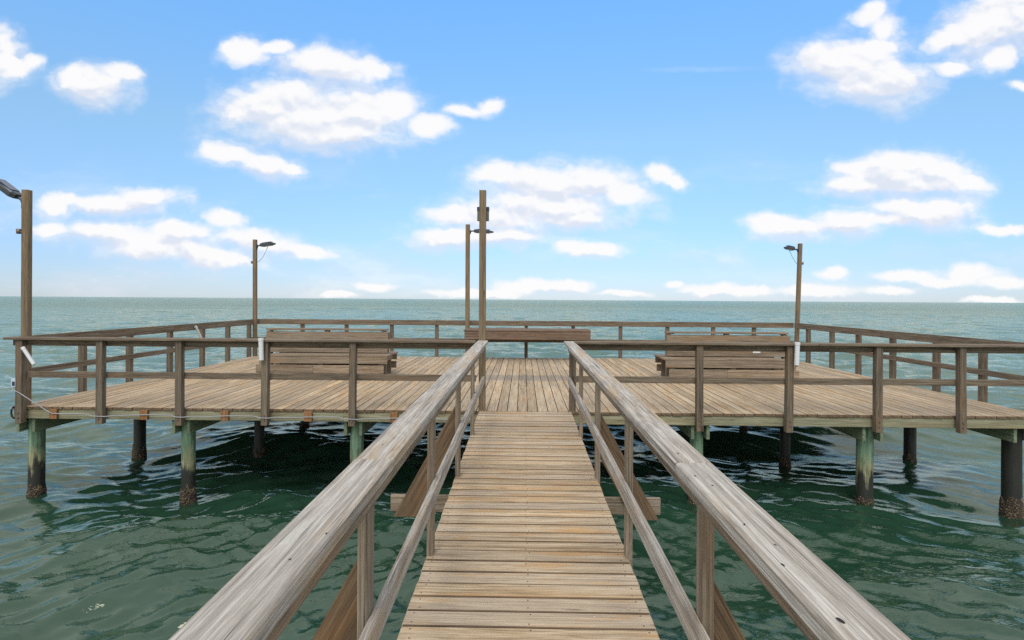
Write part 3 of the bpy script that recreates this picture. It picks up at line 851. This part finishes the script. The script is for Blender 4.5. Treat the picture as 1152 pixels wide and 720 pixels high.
# light from above: compare each point with the one just over it
rel = t.math('MULTIPLY', t.math('SUBTRACT', field2, field), .9)
rel = t.math('MULTIPLY_ADD', t.math('SUBTRACT', fb, fbs), 1.6, rel)
rel = t.math('MULTIPLY_ADD', t.math('SUBTRACT', pfs, pf), .55, rel)
e = t.math('SUBTRACT', 1.22, field)
e = t.math('MULTIPLY_ADD', t.math('SUBTRACT', fb, .5), .85, e)
e = t.math('MULTIPLY_ADD', t.math('SUBTRACT', fb2, .5), .16, e)
e = t.math('MULTIPLY_ADD', t.math('SUBTRACT', .55, pf), .36, e)
# crisp sunlit tops, soft bases
e = t.math('MULTIPLY', e, t.smooth(rel, -.4, .5, .70, 1.35))
dens = t.smooth(e, -.14, .98)
core = t.math('MULTIPLY_ADD', t.math('SUBTRACT', fb, .5), -.7, field)
dens = t.math('MAXIMUM', dens, t.smooth(core, 1.04, .52, 0, .98))      # solid hearts
skirt = t.smooth(t.math('MULTIPLY_ADD', t.math('SUBTRACT', fb, .5), .8, e), -.40, .40, 0, .66)
skirt = t.math('MULTIPLY', skirt, t.smooth(rel, .40, -.10, 0.25, 1))
skirt = t.math('MULTIPLY', skirt, t.smooth(Z, .03, .09, .2, 1))
dens = t.math('MAXIMUM', dens, skirt)   # thin skirts of vapour
dens = t.math('MULTIPLY', dens, t.smooth(Y, .08, .2))
# overhead and behind the viewer: unseen broken cloud, added to whiten reflections and soften light
zs = t.math('MAXIMUM', Z, .04)
pl = t.add('ShaderNodeCombineXYZ'); t.put(pl.inputs[0], t.math('DIVIDE', X, zs)); t.put(pl.inputs[1], t.math('DIVIDE', Y, zs))
ob = t.noise(pl.outputs[0], 1.1, 6, .6)
od = t.smooth(ob, .28, .46)
region = t.math('MAXIMUM', t.smooth(t.math('DIVIDE', Z, ys), .56, .72), t.smooth(Y, .02, -.15))
od = t.math('MULTIPLY', od, region)
dens = t.math('MAXIMUM', dens, od)
# cloud tint: white, softly lilac where thin or low in the lobe
und = t.noise(t.vmath('MULTIPLY', uv, (1, 1.8, 1)), 7, 4, .5)
rel = t.math('MULTIPLY_ADD', t.math('SUBTRACT', und, .5), .8, rel)
shade = t.smooth(rel, -.45, .28)
ccol = t.mix(shade, (.76, .80, .90, 1), (.995, .985, .985, 1))
hs = t.add('ShaderNodeHueSaturation'); t.put(hs.inputs['Color'], sky.outputs[0])
hs.inputs['Saturation'].default_value = SKY['sat']; hs.inputs['Value'].default_value = SKY['val']
K = SKY['strength']
# the air of this day: deeper blue aloft, less yellow at the horizon than the plain model
tint = t.ramp(Z, [(0.0, (.30, .37, .56, 1)), (.025, (.32, .385, .555, 1)), (.057, (.36, .42, .57, 1)), (.262, (.685, .775, .75, 1)), (.45, (.75, 1.07, 1.185, 1)), (1.0, (.72, 1.0, 1.1, 1))])
skyc = t.mix(1.0, hs.outputs[0], tint, 'MULTIPLY')
skyc = t.mix(1.0, skyc, (2, 2, 2, 1), 'MULTIPLY')
ccol = t.mix(t.math('MULTIPLY', od, region), ccol, (1.08, 1.12, 1.17, 1))
ccol = t.mix(1.0, ccol, (1 / K, 1 / K, 1 / K, 1), 'MULTIPLY')
u0, v0 = uvdir(785, 78)                      # one faint streak of high cirrus
mp = t.add('ShaderNodeMapping', vector_type='TEXTURE'); t.put(mp.inputs['Vector'], uv)
mp.inputs['Location'].default_value = (u0, v0, 0); mp.inputs['Rotation'].default_value = (0, 0, math.radians(1)); mp.inputs['Scale'].default_value = (95 / F_, 5 / F_, 1)
cir = t.math('MULTIPLY', t.smooth(t.vmath('LENGTH', mp.outputs[0]), .1, 1.0, .22, 0), t.smooth(fb, .3, .7))
vl = t.noise(t.vmath('MULTIPLY', t.vmath('ADD', uv, t.vmath('MULTIPLY', warp, (.5, .5, 0))), (1, 3.2, 1)), 3.2, 7, .6)
veil = t.math('MULTIPLY', t.smooth(vl, .46, .74, 0, .55), t.smooth(t.math('DIVIDE', Z, ys), .30, .10))
veil = t.math('MULTIPLY', veil, t.smooth(Y, .1, .2))
dens = t.math('MAXIMUM', dens, veil)
op = t.math('MAXIMUM', t.math('MULTIPLY', dens, .97), t.math('MULTIPLY', cir, t.smooth(Y, .1, .2)))
final = t.mix(op, skyc, ccol)
bg = t.add('ShaderNodeBackground'); t.put(bg.inputs[0], final); bg.inputs[1].default_value = K
wo = t.add('ShaderNodeOutputWorld'); t.l.new(bg.outputs[0], wo.inputs[0])

sd = bpy.data.lights.new('sun', 'SUN'); sd.energy = 1.8; sd.angle = math.radians(28); sd.color = (1.0, .95, .87)
so = bpy.data.objects.new('sun', sd); COL.objects.link(so)
dirv = Vector((math.sin(SUN_AZ) * math.cos(SUN_EL), math.cos(SUN_AZ) * math.cos(SUN_EL), math.sin(SUN_EL)))
so.rotation_euler = dirv.to_track_quat('Z', 'Y').to_euler(); so.location = (0, -10, 20)

# ------------------------------------------------------------------ camera
cd = bpy.data.cameras.new('camera'); cam = bpy.data.objects.new('camera', cd); COL.objects.link(cam)
cd.sensor_fit = 'HORIZONTAL'; cd.sensor_width = 36; cd.lens = 36 * F_ / 1152
cd.shift_y = -(360 - CY_) / 1152
cd.clip_start = .05; cd.clip_end = 60000
cam.location = (0, 0, EYE)
cam.rotation_mode = 'QUATERNION'
Rm = Matrix.Rotation(YAW, 4, 'Z') @ Matrix.Rotation(math.pi / 2, 4, 'X') @ Matrix.Rotation(ROLL, 4, 'Z')
cam.rotation_quaternion = Rm.to_quaternion()
SC.camera = cam

SC.view_settings.view_transform = 'Standard'; SC.view_settings.look = 'None'
SC.view_settings.exposure = 0.0; SC.view_settings.gamma = 1.0
SC.view_settings.use_curve_mapping = False
SC.cycles.use_denoising = False
SC.cycles.sample_clamp_indirect = 4.0
